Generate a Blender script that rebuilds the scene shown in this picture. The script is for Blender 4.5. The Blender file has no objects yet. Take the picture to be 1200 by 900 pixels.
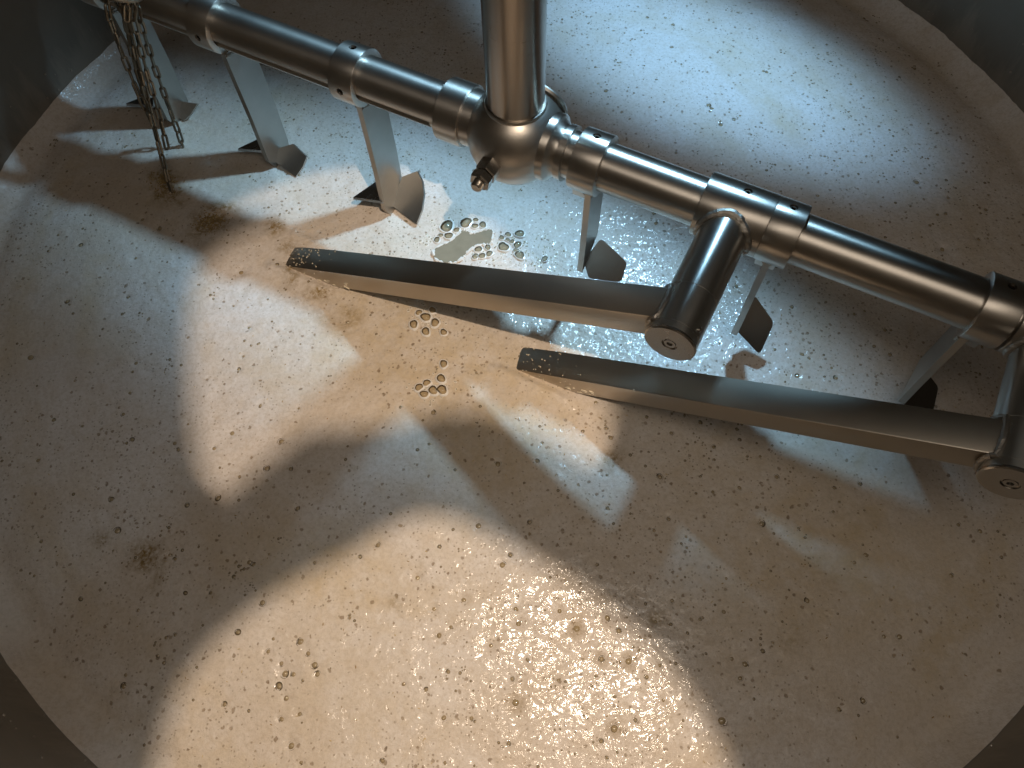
import bpy, bmesh, math, random
import numpy as np
from mathutils import Vector, Matrix

random.seed(7)
rng = np.random.default_rng(7)
SC = bpy.context.scene
COL = SC.collection
R = math.radians
PI = math.pi

# ------------------------------------------------------------------ camera
FPX, W0, H0 = 900.0, 1200.0, 900.0
NADIR = (620.0, 910.0)
CAM = Vector((0.0041, -0.8463, 1.1180))
_d = Vector((NADIR[0]-600, NADIR[1]-450, FPX)).normalized()
_X = (Vector((1, 0, 0)) - _d*_d.x).normalized()
_Y = _d.cross(_X)
def _tow(v): return Vector((v.dot(_X), -v.dot(_Y), -v.dot(_d)))
cam = bpy.data.objects.new('camera', bpy.data.cameras.new('camera'))
COL.objects.link(cam)
rx, uy, bz = _tow(Vector((1, 0, 0))), _tow(Vector((0, -1, 0))), _tow(Vector((0, 0, -1)))
M = Matrix((rx, uy, bz)).transposed().to_4x4()
M.translation = CAM
cam.matrix_world = M
cam.data.sensor_width = 36.0
cam.data.lens = 36.0*FPX/W0
cam.data.clip_start = 0.02
cam.data.clip_end = 50
SC.camera = cam
def gp(px, py, z=0.0):
    """point of the place at height z that the photograph shows at px, py"""
    v = _tow(Vector((px-600, py-450, FPX)).normalized())
    return CAM + v*((z-CAM.z)/v.z)

# ------------------------------------------------------------------ light
SC.view_settings.view_transform = 'Standard'
SC.view_settings.look = 'None'
SC.view_settings.exposure = 0.0
SC.view_settings.gamma = 1.0
SC.render.film_transparent = False
wd = bpy.data.worlds.new('World'); SC.world = wd; wd.use_nodes = True
wd.node_tree.nodes['Background'].inputs[0].default_value = (1.0, 0.86, 0.70, 1)
wd.node_tree.nodes['Background'].inputs[1].default_value = 0.10

def spot(name, loc, target, power, color, size, blend, radius, scale=(1, 1), roll_to=None):
    l = bpy.data.lights.new(name, 'SPOT')
    l.energy = power; l.color = color; l.spot_size = R(size); l.spot_blend = blend
    l.shadow_soft_size = radius
    o = bpy.data.objects.new(name, l); COL.objects.link(o)
    zz = (Vector(loc)-Vector(target)).normalized()
    xx = Vector(roll_to) if roll_to else Vector((1, 0, 0))
    xx = (xx - zz*xx.dot(zz)).normalized()
    yy = zz.cross(xx)
    m = Matrix((xx, yy, zz)).transposed().to_4x4()
    m.translation = Vector(loc)
    o.matrix_world = m @ Matrix.Diagonal((scale[0], scale[1], 1, 1))
    return o
ANG = R(-27.5)                                   # heading of the crossbar
UV = (math.cos(ANG), math.sin(ANG), 0)
WARM = (0.25, -0.42, 2.2)
COOL = (0.40, 0.48, 1.05)
WARM2 = (0.35, -1.0, 1.9)
spot('hatch_lamp', WARM, (-0.06, -0.68, 0), 142, (1.0, 0.80, 0.60), 44, 0.15, 0.019)
spot('added_warm_spot', WARM2, (-0.21, -0.21, 0), 118, (1.0, 0.80, 0.61), 22.5, 0.12, 0.014, (1.0, 0.85))  # added second warm spot, placed to hide the tine's shadow
spot('inspection_lamp', COOL, (-0.12, -0.05, 0), 66, (0.38, 0.71, 1.0), 72, 0.85, 0.037, (1.13, 0.355), UV)
spot('inspection_lamp_halo', COOL, (-0.45, -0.22, 0), 6.5, (0.58, 0.82, 1.0), 56, 0.5, 0.032)
spot('added_cool_spot', (0.45, 0.62, 1.1), (0.34, 0.50, 0), 68, (0.34, 0.66, 1.0), 50, 1.0, 0.04, (1.25, 0.54), (0.8, -0.6, 0))  # added cool spot for the far patch, leaving a dark band between cones
# added fill lamp under the lid, lifting the shaded foam: wide and soft
al = bpy.data.lights.new('soft_fill', 'AREA'); al.shape = 'RECTANGLE'; al.size = 1.1; al.size_y = 0.42
al.energy = 3.4; al.color = (1.0, 0.88, 0.74)
ao = bpy.data.objects.new('soft_fill', al); COL.objects.link(ao)
ao.location = (0.20, -0.72, 1.27); ao.rotation_euler = (R(12), 0, 0)

# ------------------------------------------------------------------ materials
def new_mat(name):
    m = bpy.data.materials.new(name); m.use_nodes = True
    nt = m.node_tree
    return m, nt, nt.nodes['Principled BSDF']
def N(nt, kind, **kw):
    n = nt.nodes.new(kind)
    for k, v in kw.items():
        if k.startswith('i_'):
            key = k[2:]
            n.inputs[int(key) if key.isdigit() else key].default_value = v
        else: setattr(n, k, v)
    return n
def L(nt, a, b): nt.links.new(a, b)

def metal(name, base, rough, stretch=(1, 1, 1), scale=60, bump=0.04, dark=0.75, rvar=0.08, radial=None, aniso=0.8):
    m, nt, b = new_mat(name)
    tc = N(nt, 'ShaderNodeTexCoord'); mp = N(nt, 'ShaderNodeMapping')
    mp.inputs['Scale'].default_value = stretch
    L(nt, tc.outputs['Object'], mp.inputs['Vector'])
    n1 = N(nt, 'ShaderNodeTexNoise', i_Scale=scale, i_Detail=5.0, i_Roughness=0.65)
    L(nt, mp.outputs[0], n1.inputs['Vector'])
    n2 = N(nt, 'ShaderNodeTexNoise', i_Scale=9.0, i_Detail=5.0, i_Roughness=0.6)
    L(nt, tc.outputs['Object'], n2.inputs['Vector'])
    mx = N(nt, 'ShaderNodeMix', data_type='RGBA')
    mx.inputs['A'].default_value = (*[c*dark for c in base], 1)
    mx.inputs['B'].default_value = (*base, 1)
    L(nt, n2.outputs['Fac'], mx.inputs['Factor'])
    L(nt, mx.outputs['Result'], b.inputs['Base Color'])
    mr = N(nt, 'ShaderNodeMapRange'); mr.inputs['To Min'].default_value = max(0.05, rough-rvar)
    mr.inputs['To Max'].default_value = rough+rvar
    ad = N(nt, 'ShaderNodeMath', operation='ADD'); ml = N(nt, 'ShaderNodeMath', operation='MULTIPLY', i_1=0.5)
    L(nt, n1.outputs['Fac'], ad.inputs[0]); L(nt, n2.outputs['Fac'], ad.inputs[1])
    L(nt, ad.outputs[0], ml.inputs[0]); L(nt, ml.outputs[0], mr.inputs['Value'])
    L(nt, mr.outputs[0], b.inputs['Roughness'])
    bp = N(nt, 'ShaderNodeBump', i_Strength=bump, i_Distance=0.002)
    L(nt, n1.outputs['Fac'], bp.inputs['Height']); L(nt, bp.outputs[0], b.inputs['Normal'])
    b.inputs['Metallic'].default_value = 1.0
    if radial:
        tg = N(nt, 'ShaderNodeTangent', direction_type='RADIAL', axis=radial)
        L(nt, tg.outputs[0], b.inputs['Tangent']); b.inputs['Anisotropic'].default_value = aniso
        b.inputs['Anisotropic Rotation'].default_value = 0.25
    return m
STEEL = (0.60, 0.555, 0.50)
M_TURN = metal('turned_steel', STEEL, 0.37, (30, 0.5, 0.5), 60, 0.05, dark=0.6, radial='X')
M_SHAFT = metal('shaft_steel', (0.42, 0.37, 0.32), 0.29, (0.6, 0.6, 10), 45, 0.03, radial='Z', aniso=0.5)
M_BALL = metal('ball_steel', (0.55, 0.51, 0.46), 0.36, (1, 1, 6), 40, 0.06)
M_TUBE = metal('tube_steel', (0.56, 0.555, 0.53), 0.33, (0.6, 12, 0.6), 40, 0.03, radial='Y', aniso=0.6)
M_PLATE = metal('plate_steel', (0.60, 0.575, 0.53), 0.38, (1, 1, 3), 24, 0.08, dark=0.55)
M_TINE = metal('tine_steel', (0.50, 0.45, 0.385), 0.36, (0.5, 6, 6), 50, 0.008, rvar=0.02)
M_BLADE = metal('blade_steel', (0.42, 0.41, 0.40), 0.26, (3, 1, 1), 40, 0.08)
M_WELD = metal('weld_steel', (0.45, 0.42, 0.38), 0.38, (1, 1, 1), 220, 0.5)
M_NUT = metal('nut_steel', (0.52, 0.49, 0.45), 0.26, (1, 1, 1), 120, 0.1)
M_DARK = metal('socket_steel', (0.10, 0.085, 0.07), 0.40, (1, 1, 1), 90, 0.1)
M_CHAIN = metal('chain_steel', (0.33, 0.285, 0.22), 0.42, (1, 1, 1), 160, 0.3, 0.45)
M_WALL = metal('tank_wall_steel', (0.24, 0.215, 0.18), 0.52, (0.3, 0.3, 4), 20, 0.05, 0.7)
def tide(m):
    # dried froth and drips on the steel just above the foam
    nt = m.node_tree; b = nt.nodes['Principled BSDF']; b.inputs['Metallic'].default_value = 0.55
    old = b.inputs['Base Color'].links[0].from_socket
    tc = N(nt, 'ShaderNodeTexCoord'); sp = N(nt, 'ShaderNodeSeparateXYZ'); L(nt, tc.outputs['Object'], sp.inputs[0])
    mp = N(nt, 'ShaderNodeMapping'); mp.inputs['Scale'].default_value = (1, 1, 0.22); L(nt, tc.outputs['Object'], mp.inputs[0])
    n = N(nt, 'ShaderNodeTexNoise', i_Scale=16.0, i_Detail=6.0, i_Roughness=0.7); L(nt, mp.outputs[0], n.inputs['Vector'])
    ma = N(nt, 'ShaderNodeMath', operation='MULTIPLY_ADD', i_1=0.45, i_2=-0.17); L(nt, n.outputs['Fac'], ma.inputs[0])
    sb = N(nt, 'ShaderNodeMath', operation='SUBTRACT'); L(nt, ma.outputs[0], sb.inputs[0]); L(nt, sp.outputs['Z'], sb.inputs[1])
    mr = N(nt, 'ShaderNodeMapRange'); mr.inputs['From Min'].default_value = -0.03; mr.inputs['From Max'].default_value = 0.03; mr.inputs['To Max'].default_value = 0.4
    L(nt, sb.outputs[0], mr.inputs['Value'])
    mx = N(nt, 'ShaderNodeMix', data_type='RGBA'); L(nt, mr.outputs[0], mx.inputs['Factor']); L(nt, old, mx.inputs['A']); mx.inputs['B'].default_value = (0.36, 0.31, 0.25, 1)
    L(nt, mx.outputs['Result'], b.inputs['Base Color'])
tide(M_WALL)
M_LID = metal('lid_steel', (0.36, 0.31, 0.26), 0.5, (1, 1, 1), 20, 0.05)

def foam_material():
    m, nt, b = new_mat('foam')
    tc = N(nt, 'ShaderNodeTexCoord')
    P = tc.outputs['Object']
    def noise(scale, det=4.0, rough=0.55, dist=0.0, vec=P):
        n = N(nt, 'ShaderNodeTexNoise', i_Scale=scale, i_Detail=det, i_Roughness=rough, i_Distortion=dist)
        L(nt, vec, n.inputs['Vector']); return n.outputs['Fac']
    def ramp(fac, a, bb, lo=0.0, hi=1.0):
        r = N(nt, 'ShaderNodeMapRange', interpolation_type='SMOOTHSTEP')
        r.inputs['From Min'].default_value = a; r.inputs['From Max'].default_value = bb
        r.inputs['To Min'].default_value = lo; r.inputs['To Max'].default_value = hi
        L(nt, fac, r.inputs['Value']); return r.outputs[0]
    def mul(a, c):
        n = N(nt, 'ShaderNodeMath', operation='MULTIPLY'); L(nt, a, n.inputs[0])
        if isinstance(c, float): n.inputs[1].default_value = c
        else: L(nt, c, n.inputs[1])
        return n.outputs[0]
    def mix(fac, ca, cb):
        n = N(nt, 'ShaderNodeMix', data_type='RGBA')
        L(nt, fac, n.inputs['Factor'])
        for s, c in (('A', ca), ('B', cb)):
            if isinstance(c, tuple): n.inputs[s].default_value = (*c, 1)
            else: L(nt, c, n.inputs[s])
        return n.outputs['Result']
    at_st = N(nt, 'ShaderNodeAttribute', attribute_name='stain').outputs['Fac']
    at_tan = N(nt, 'ShaderNodeAttribute', attribute_name='malt_shade').outputs['Fac']
    at_wet = N(nt, 'ShaderNodeAttribute', attribute_name='wet').outputs['Fac']
    at_spk = N(nt, 'ShaderNodeAttribute', attribute_name='speck').outputs['Fac']
    # broad drifts of colour
    c = mix(ramp(noise(3.2, 5, 0.6, 0.8), 0.38, 0.66), (0.74, 0.69, 0.66), (0.65, 0.575, 0.51))
    c = mix(ramp(noise(9, 6, 0.65, 1.2), 0.45, 0.75, 0, 0.6), c, (0.62, 0.53, 0.44))
    c = mix(ramp(noise(38, 5, 0.7, 0.6), 0.50, 0.78, 0, 0.45), c, (0.55, 0.44, 0.33))
    c = mix(mul(at_tan, ramp(noise(26, 6, 0.7), 0.30, 0.70, 0.35, 1.0)), c, (0.59, 0.475, 0.33))
    # pale micro-froth mottling
    c = mix(ramp(noise(170, 3, 0.75), 0.40, 0.70, 0, 0.42), c, (0.46, 0.38, 0.29))
    # tiny dots: pinholes and husk flecks
    def dots(scale, rad, keep, seed):
        mp = N(nt, 'ShaderNodeMapping'); mp.inputs['Location'].default_value = (seed, seed*0.7, 0)
        mp.inputs['Scale'].default_value = (1, 1, 0.0)
        L(nt, P, mp.inputs['Vector'])
        wob = N(nt, 'ShaderNodeTexNoise', i_Scale=scale*1.7, i_Detail=1.0); L(nt, mp.outputs[0], wob.inputs['Vector'])
        av = N(nt, 'ShaderNodeVectorMath', operation='MULTIPLY_ADD')
        L(nt, wob.outputs['Color'], av.inputs[0]); av.inputs[1].default_value = (0.5/scale,)*3
        L(nt, mp.outputs[0], av.inputs[2])
        v = N(nt, 'ShaderNodeTexVoronoi', i_Scale=scale, i_Randomness=1.0)
        L(nt, av.outputs[0], v.inputs['Vector'])
        d = ramp(v.outputs['Distance'], rad*0.55, rad, 1.0, 0.0)
        sp = N(nt, 'ShaderNodeSeparateColor'); L(nt, v.outputs['Color'], sp.inputs[0])
        th = N(nt, 'ShaderNodeMath', operation='LESS_THAN')
        L(nt, sp.outputs[0], th.inputs[0])
        kk = mul(at_spk, keep); L(nt, kk, th.inputs[1])
        return mul(d, th.outputs[0]), sp.outputs[1]
    d1, r1 = dots(95, 0.30, 0.36, 1.3)
    d2, r2 = dots(190, 0.34, 0.42, 5.1)
    d3, r3 = dots(52, 0.17, 0.10, 9.7)
    c = mix(mul(d2, 0.62), c, mix(r2, (0.24, 0.17, 0.10), (0.34, 0.27, 0.20)))
    c = mix(mul(d1, 0.72), c, mix(r1, (0.20, 0.13, 0.07), (0.32, 0.24, 0.16)))
    c = mix(mul(d3, 0.75), c, mix(r3, (0.16, 0.11, 0.06), (0.36, 0.25, 0.13)))
    # floating grain dust
    gn = ramp(noise(120, 5, 0.75, 0.4), 0.30, 0.62)
    st = mul(at_st, gn)
    c = mix(st, c, mix(noise(260, 3, 0.7), (0.15, 0.09, 0.025), (0.36, 0.24, 0.08)))
    L(nt, c, b.inputs['Base Color'])
    b.inputs['Roughness'].default_value = 0.6
    b.inputs['Specular IOR Level'].default_value = 0.25
    b.inputs['Subsurface Weight'].default_value = 0.0
    # wet film on top
    L(nt, ramp(at_wet, 0.0, 1.0, 0.22, 1.0), b.inputs['Coat Weight'])
    b.inputs['Coat Roughness'].default_value = 0.13
    b.inputs['Coat IOR'].default_value = 1.5
    hgt = N(nt, 'ShaderNodeMath', operation='ADD')
    L(nt, mul(noise(420, 3, 0.7), 0.45), hgt.inputs[0]); L(nt, mul(noise(95, 3, 0.6, 1.0), 0.9), hgt.inputs[1])
    h2 = N(nt, 'ShaderNodeMath', operation='SUBTRACT')
    L(nt, hgt.outputs[0], h2.inputs[0])
    ad = N(nt, 'ShaderNodeMath', operation='ADD'); L(nt, mul(d1, 0.6), ad.inputs[0]); L(nt, mul(d3, 1.0), ad.inputs[1])
    L(nt, ad.outputs[0], h2.inputs[1])
    bp = N(nt, 'ShaderNodeBump', i_Strength=0.55, i_Distance=0.0022)
    L(nt, h2.outputs[0], bp.inputs['Height']); L(nt, bp.outputs[0], b.inputs['Normal'])
    mp = N(nt, 'ShaderNodeMapping'); mp.inputs['Rotation'].default_value = (0, 0, 0.5)
    mp.inputs['Scale'].default_value = (1, 1.0, 1); L(nt, P, mp.inputs['Vector'])
    cn = noise(36, 2.6, 0.5, 2.6, mp.outputs[0])
    bc = N(nt, 'ShaderNodeBump', i_Strength=1.0, i_Distance=0.0020)
    L(nt, cn, bc.inputs['Height']); L(nt, bc.outputs[0], b.inputs['Coat Normal'])
    return m
M_FOAM = foam_material()

def simple(name, col, rough, coat=0.0, spec=0.5, scale=150, var=0.25, bump=0.2):
    m, nt, b = new_mat(name)
    tc = N(nt, 'ShaderNodeTexCoord')
    n = N(nt, 'ShaderNodeTexNoise', i_Scale=scale, i_Detail=4.0); L(nt, tc.outputs['Object'], n.inputs['Vector'])
    mx = N(nt, 'ShaderNodeMix', data_type='RGBA')
    mx.inputs['A'].default_value = (*[c*(1-var) for c in col], 1); mx.inputs['B'].default_value = (*[min(1, c*(1+var)) for c in col], 1)
    L(nt, n.outputs['Fac'], mx.inputs['Factor']); L(nt, mx.outputs['Result'], b.inputs['Base Color'])
    b.inputs['Roughness'].default_value = rough; b.inputs['Coat Weight'].default_value = coat
    b.inputs['Coat Roughness'].default_value = 0.06
    b.inputs['Specular IOR Level'].default_value = spec
    if bump:
        bp = N(nt, 'ShaderNodeBump', i_Strength=bump, i_Distance=0.001)
        L(nt, n.outputs['Fac'], bp.inputs['Height']); L(nt, bp.outputs[0], b.inputs['Normal'])
    return m
M_RIM = simple('bubble_lip', (0.66, 0.58, 0.48), 0.45, 0.5)
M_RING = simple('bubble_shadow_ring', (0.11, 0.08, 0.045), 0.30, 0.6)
M_BUB = simple('bubble_film', (0.36, 0.28, 0.17), 0.10, 1.0, bump=0)
M_PALE = simple('froth_wall', (0.76, 0.73, 0.68), 0.35, 0.6)
M_CELL = simple('froth_film', (0.30, 0.26, 0.18), 0.12, 1.0, scale=60, var=0.3, bump=0)
M_WORT = simple('wort', (0.27, 0.235, 0.17), 0.16, 1.0, scale=70, var=0.16, bump=0.5)
M_HUSK = simple('husk', (0.34, 0.22, 0.08), 0.6, 0.1, scale=300, var=0.5)
M_HUSKP = simple('husk_pale', (0.55, 0.42, 0.22), 0.55, 0.1, scale=300, var=0.4)
M_BLADE_REFL = metal('blade_steel_dark_reflection', (0.20, 0.19, 0.175), 0.30, (3, 1, 1), 40, 0.06)  # blade copy with the dark reflection put into its base colour
def film():
    m, nt, b = new_mat('bubble_skin')
    nt.nodes.remove(b)
    out = nt.nodes['Material Output']
    fr = N(nt, 'ShaderNodeFresnel', i_IOR=1.45); tr = N(nt, 'ShaderNodeBsdfTransparent'); gl = N(nt, 'ShaderNodeBsdfGlossy', i_Roughness=0.07)
    tr.inputs[0].default_value = (0.93, 0.90, 0.84, 1)
    mx = N(nt, 'ShaderNodeMixShader'); L(nt, fr.outputs[0], mx.inputs[0]); L(nt, tr.outputs[0], mx.inputs[1]); L(nt, gl.outputs[0], mx.inputs[2])
    L(nt, mx.outputs[0], out.inputs[0]); return m
M_SKIN = film()
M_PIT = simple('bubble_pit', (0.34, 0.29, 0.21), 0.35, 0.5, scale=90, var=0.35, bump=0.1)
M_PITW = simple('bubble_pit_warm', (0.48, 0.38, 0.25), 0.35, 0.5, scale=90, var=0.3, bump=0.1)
M_FLECK = simple('dried_foam', (0.72, 0.63, 0.48), 0.5, 0.3, scale=300, var=0.3)
M_DROP = simple('wall_splash', (0.30, 0.26, 0.21), 0.35, 0.5)

# ------------------------------------------------------------------ mesh helpers
def finish(bm, angle=35):
    bmesh.ops.recalc_face_normals(bm, faces=bm.faces)
    for f in bm.faces: f.smooth = True
    for e in bm.edges:
        if len(e.link_faces) == 2 and e.calc_face_angle(0) > R(angle): e.smooth = False
def obj(name, bm, mats, parent=None, angle=35):
    if isinstance(bm, bmesh.types.BMesh):
        finish(bm, angle)
        me = bpy.data.meshes.new(name); bm.to_mesh(me); bm.free()
    else: me = bm
    if not me.materials:
        for m in (mats if isinstance(mats, (list, tuple)) else [mats]): me.materials.append(m)
    o = bpy.data.objects.new(name, me); COL.objects.link(o)
    if parent: o.parent = parent
    return o
def empty(name, parent=None, loc=(0, 0, 0)):
    o = bpy.data.objects.new(name, None); COL.objects.link(o); o.location = loc
    o.empty_display_size = 0.05
    if parent: o.parent = parent
    return o
def basis(axis):
    a = Vector(axis).normalized()
    h = Vector((0, 0, 1)) if abs(a.z) < 0.9 else Vector((0, 1, 0))
    s = h.cross(a).normalized(); t = a.cross(s)
    return a, s, t
def lathe(bm, prof, org, axis, seg=64, mi=0, jitter=None, closed=False):
    """prof: list of (along, radius)"""
    a, s, t = basis(axis); org = Vector(org)
    rows = []
    for (l, r) in prof:
        if r < 1e-6: rows.append([bm.verts.new(org + a*l)])
        else:
            rows.append([bm.verts.new(org + a*l + s*(r*math.cos(2*PI*k/seg)) + t*(r*math.sin(2*PI*k/seg))) for k in range(seg)])
    if closed: rows.append(rows[0])
    for A, B in zip(rows, rows[1:]):
        if A is B: continue
        for k in range(seg):
            k2 = (k+1) % seg
            if len(A) == 1 and len(B) == 1: continue
            if len(A) == 1: f = bm.faces.new((A[0], B[k2], B[k]))
            elif len(B) == 1: f = bm.faces.new((A[k], A[k2], B[0]))
            else: f = bm.faces.new((A[k], A[k2], B[k2], B[k]))
            f.material_index = mi
def washer(bm, c, half, ri, ro, ch=0.0014, axis=(1, 0, 0), org=(0, 0, 0.275), seg=96):
    lathe(bm, [(c-half, ri), (c-half, ro-ch), (c-half+ch*0.35, ro-ch*0.3), (c-half+ch, ro), (c+half-ch, ro), (c+half-ch*0.35, ro-ch*0.3), (c+half, ro-ch), (c+half, ri)], org, axis, seg, closed=True)
def prism(bm, outline, n, th):
    """closed outline (3D points, one plane) thickened by th along n"""
    n = Vector(n).normalized()*th/2
    A = [bm.verts.new(Vector(p)+n) for p in outline]; B = [bm.verts.new(Vector(p)-n) for p in outline]
    bm.faces.new(A); bm.faces.new(B[::-1])
    for i in range(len(A)):
        j = (i+1) % len(A); bm.faces.new((A[i], B[i], B[j], A[j]))
def bevel(bm, w, seg=2, ang=30):
    es = [e for e in bm.edges if len(e.link_faces) == 2 and e.calc_face_angle(0) > R(ang)]
    bmesh.ops.bevel(bm, geom=es, offset=w, segments=seg, profile=0.6, affect='EDGES')
def tube(bm, pts, r, seg=8, closed=False, jit=0.0, rnd=random):
    pts = [Vector(p) for p in pts]; n = len(pts); rows = []
    ref = Vector((0.13, 0.37, 0.92)).normalized()
    for i, p in enumerate(pts):
        a = pts[(i+1) % n]-pts[i-1] if closed else pts[min(i+1, n-1)]-pts[max(i-1, 0)]
        a.normalize(); s = ref.cross(a).normalized(); t = a.cross(s)
        rr = (r[i] if isinstance(r, (list, tuple)) else r)*(1+jit*(rnd.random()-0.5))
        rows.append([bm.verts.new(p + s*(rr*math.cos(2*PI*k/seg)) + t*(rr*math.sin(2*PI*k/seg))) for k in range(seg)])
    m = n if closed else n-1
    for i in range(m):
        A, B = rows[i], rows[(i+1) % n]
        for k in range(seg): bm.faces.new((A[k], A[(k+1) % seg], B[(k+1) % seg], B[k]))
    if not closed:
        bm.faces.new(rows[0][::-1]); bm.faces.new(rows[-1])
def cut(o, cutters):
    """real holes: boolean difference, baked into the mesh"""
    cbm = bmesh.new()
    for f in cutters: f(cbm)
    bmesh.ops.recalc_face_normals(cbm, faces=cbm.faces)
    cm = bpy.data.meshes.new('cutter'); cbm.to_mesh(cm); cbm.free()
    c = bpy.data.objects.new('cutter', cm); COL.objects.link(c); c.matrix_world = o.matrix_world
    md = o.modifiers.new('b', 'BOOLEAN'); md.operation = 'DIFFERENCE'; md.object = c; md.solver = 'EXACT'
    bpy.context.view_layer.update()
    dg = bpy.context.evaluated_depsgraph_get()
    me = bpy.data.meshes.new_from_object(o.evaluated_get(dg), depsgraph=dg)
    o.modifiers.clear(); bpy.data.objects.remove(c); bpy.data.meshes.remove(cm)
    b2 = bmesh.new(); b2.from_mesh(me)
    finish(b2, 28); b2.to_mesh(me); b2.free()
    o.data = me
def tag(o, label=None, cat=None, group=None, kind=None):
    if label: o['label'] = label
    if cat: o['category'] = cat
    if group: o['group'] = group
    if kind: o['kind'] = kind
    return o

# ------------------------------------------------------------------ numpy noise
def vnoise(x, y, scale, seed):
    g = np.random.default_rng(seed).random((256, 256))
    X, Y = x*scale+37.3, y*scale+91.7
    xi, yi = np.floor(X).astype(int), np.floor(Y).astype(int)
    fx, fy = X-xi, Y-yi
    fx, fy = fx*fx*fx*(fx*(fx*6-15)+10), fy*fy*fy*(fy*(fy*6-15)+10)
    a = g[xi % 256, yi % 256]; b = g[(xi+1) % 256, yi % 256]; c = g[xi % 256, (yi+1) % 256]; d = g[(xi+1) % 256, (yi+1) % 256]
    return (a*(1-fx)+b*fx)*(1-fy)+(c*(1-fx)+d*fx)*fy-0.5
def fbm(x, y, scale, seed, oct=4, gain=0.5):
    s, a = 0, 1.0
    for k in range(oct):
        s = s+a*vnoise(x, y, scale*2**k, seed+k*17); a *= gain
    return s

# ------------------------------------------------------------------ tank wall and light-shaping lid
RT = 1.0
bm = bmesh.new()
prof = []
for z in np.linspace(-0.25, 1.30, 32): prof.append((float(z), RT+0.001))
lathe(bm, prof + [(1.30, RT+0.008), (-0.25, RT+0.008)], (0, 0, 0), (0, 0, 1), 256, closed=True)
wall = obj('tank_wall', bm, M_WALL); tag(wall, kind='structure')

def gobo_holes():
    """holes shaped so the warm spots draw their light pools on the foam"""
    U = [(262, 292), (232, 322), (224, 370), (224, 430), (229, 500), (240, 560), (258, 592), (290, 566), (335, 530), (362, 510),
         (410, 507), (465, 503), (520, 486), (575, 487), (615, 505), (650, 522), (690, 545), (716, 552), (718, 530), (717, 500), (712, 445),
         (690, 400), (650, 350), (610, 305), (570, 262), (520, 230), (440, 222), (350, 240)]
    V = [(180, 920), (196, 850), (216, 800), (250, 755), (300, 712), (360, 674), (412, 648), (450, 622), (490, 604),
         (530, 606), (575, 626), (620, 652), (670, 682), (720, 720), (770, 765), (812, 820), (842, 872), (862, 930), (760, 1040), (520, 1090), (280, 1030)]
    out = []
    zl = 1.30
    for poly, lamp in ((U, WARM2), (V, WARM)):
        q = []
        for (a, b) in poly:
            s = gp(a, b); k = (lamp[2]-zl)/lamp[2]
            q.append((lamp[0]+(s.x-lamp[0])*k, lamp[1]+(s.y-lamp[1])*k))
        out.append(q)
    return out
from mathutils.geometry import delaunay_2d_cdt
def build_gobo_lid():
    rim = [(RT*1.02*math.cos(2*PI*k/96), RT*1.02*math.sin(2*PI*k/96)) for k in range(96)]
    holes = gobo_holes()
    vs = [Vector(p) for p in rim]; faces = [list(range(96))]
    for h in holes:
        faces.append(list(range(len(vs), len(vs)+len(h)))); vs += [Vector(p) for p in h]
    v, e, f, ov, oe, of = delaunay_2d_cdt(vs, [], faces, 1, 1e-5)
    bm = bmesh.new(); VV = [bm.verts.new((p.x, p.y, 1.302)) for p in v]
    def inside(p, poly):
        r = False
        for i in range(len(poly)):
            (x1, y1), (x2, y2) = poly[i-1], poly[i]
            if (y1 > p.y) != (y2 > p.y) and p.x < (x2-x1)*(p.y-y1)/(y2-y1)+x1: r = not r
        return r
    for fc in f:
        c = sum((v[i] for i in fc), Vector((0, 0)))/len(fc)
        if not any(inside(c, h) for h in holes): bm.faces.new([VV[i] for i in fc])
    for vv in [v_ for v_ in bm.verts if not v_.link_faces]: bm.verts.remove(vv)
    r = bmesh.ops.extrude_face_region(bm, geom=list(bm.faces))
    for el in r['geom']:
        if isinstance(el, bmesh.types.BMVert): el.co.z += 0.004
    o = obj('gobo_lid', bm, M_LID); tag(o, kind='structure')  # unseen lid added as a mask for the warm spots
build_gobo_lid()

# ------------------------------------------------------------------ foam
BUBS = []   # x, y, radius, halo
def add_px(ox, oy, sc, lst, halo=0):
    for t in lst:
        p = gp(ox+t[0]/sc, oy+t[1]/sc)
        rr = t[2]/sc*(CAM-p).length/FPX*0.92
        BUBS.append((p.x, p.y, rr, t[3] if len(t) > 3 else 0))
add_px(400, 420, 3, [(550,370,15),(482,587,15),(128,655,12),(566,725,15),(595,690,10),(266,770,12),(325,880,11),(430,848,11),(663,575,10),(688,360,10),(1120,415,13),(948,278,12),(1160,262,10),(1073,207,9),(1100,605,9),(1152,565,10),(322,188,13),(895,153,10),(1163,850,10),(268,322,7),(400,393,6),(706,297,7),(643,438,5),(762,465,6),(65,697,8),(15,355,6),(393,602,6),(345,663,8),(898,725,8)])
add_px(440, 650, 3, [(148,80,12),(205,190,11),(224,284,14),(310,158,13),(265,254,10),(405,320,11),(493,190,11),(502,242,13),(647,197,13),(708,260,17,1),(815,222,14),(855,268,12),(795,367,13,1),(890,375,16,1),(493,520,17,1),(840,612,17,1),(240,573,13),(337,575,11),(256,412,10),(99,455,10),(480,436,9),(533,368,9),(643,441,9),(793,656,10),(954,430,10),(1000,390,8),(178,475,10),(1012,512,8),(614,80,6),(24,725,10),(244,732,9),(985,235,10,1)])
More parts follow.
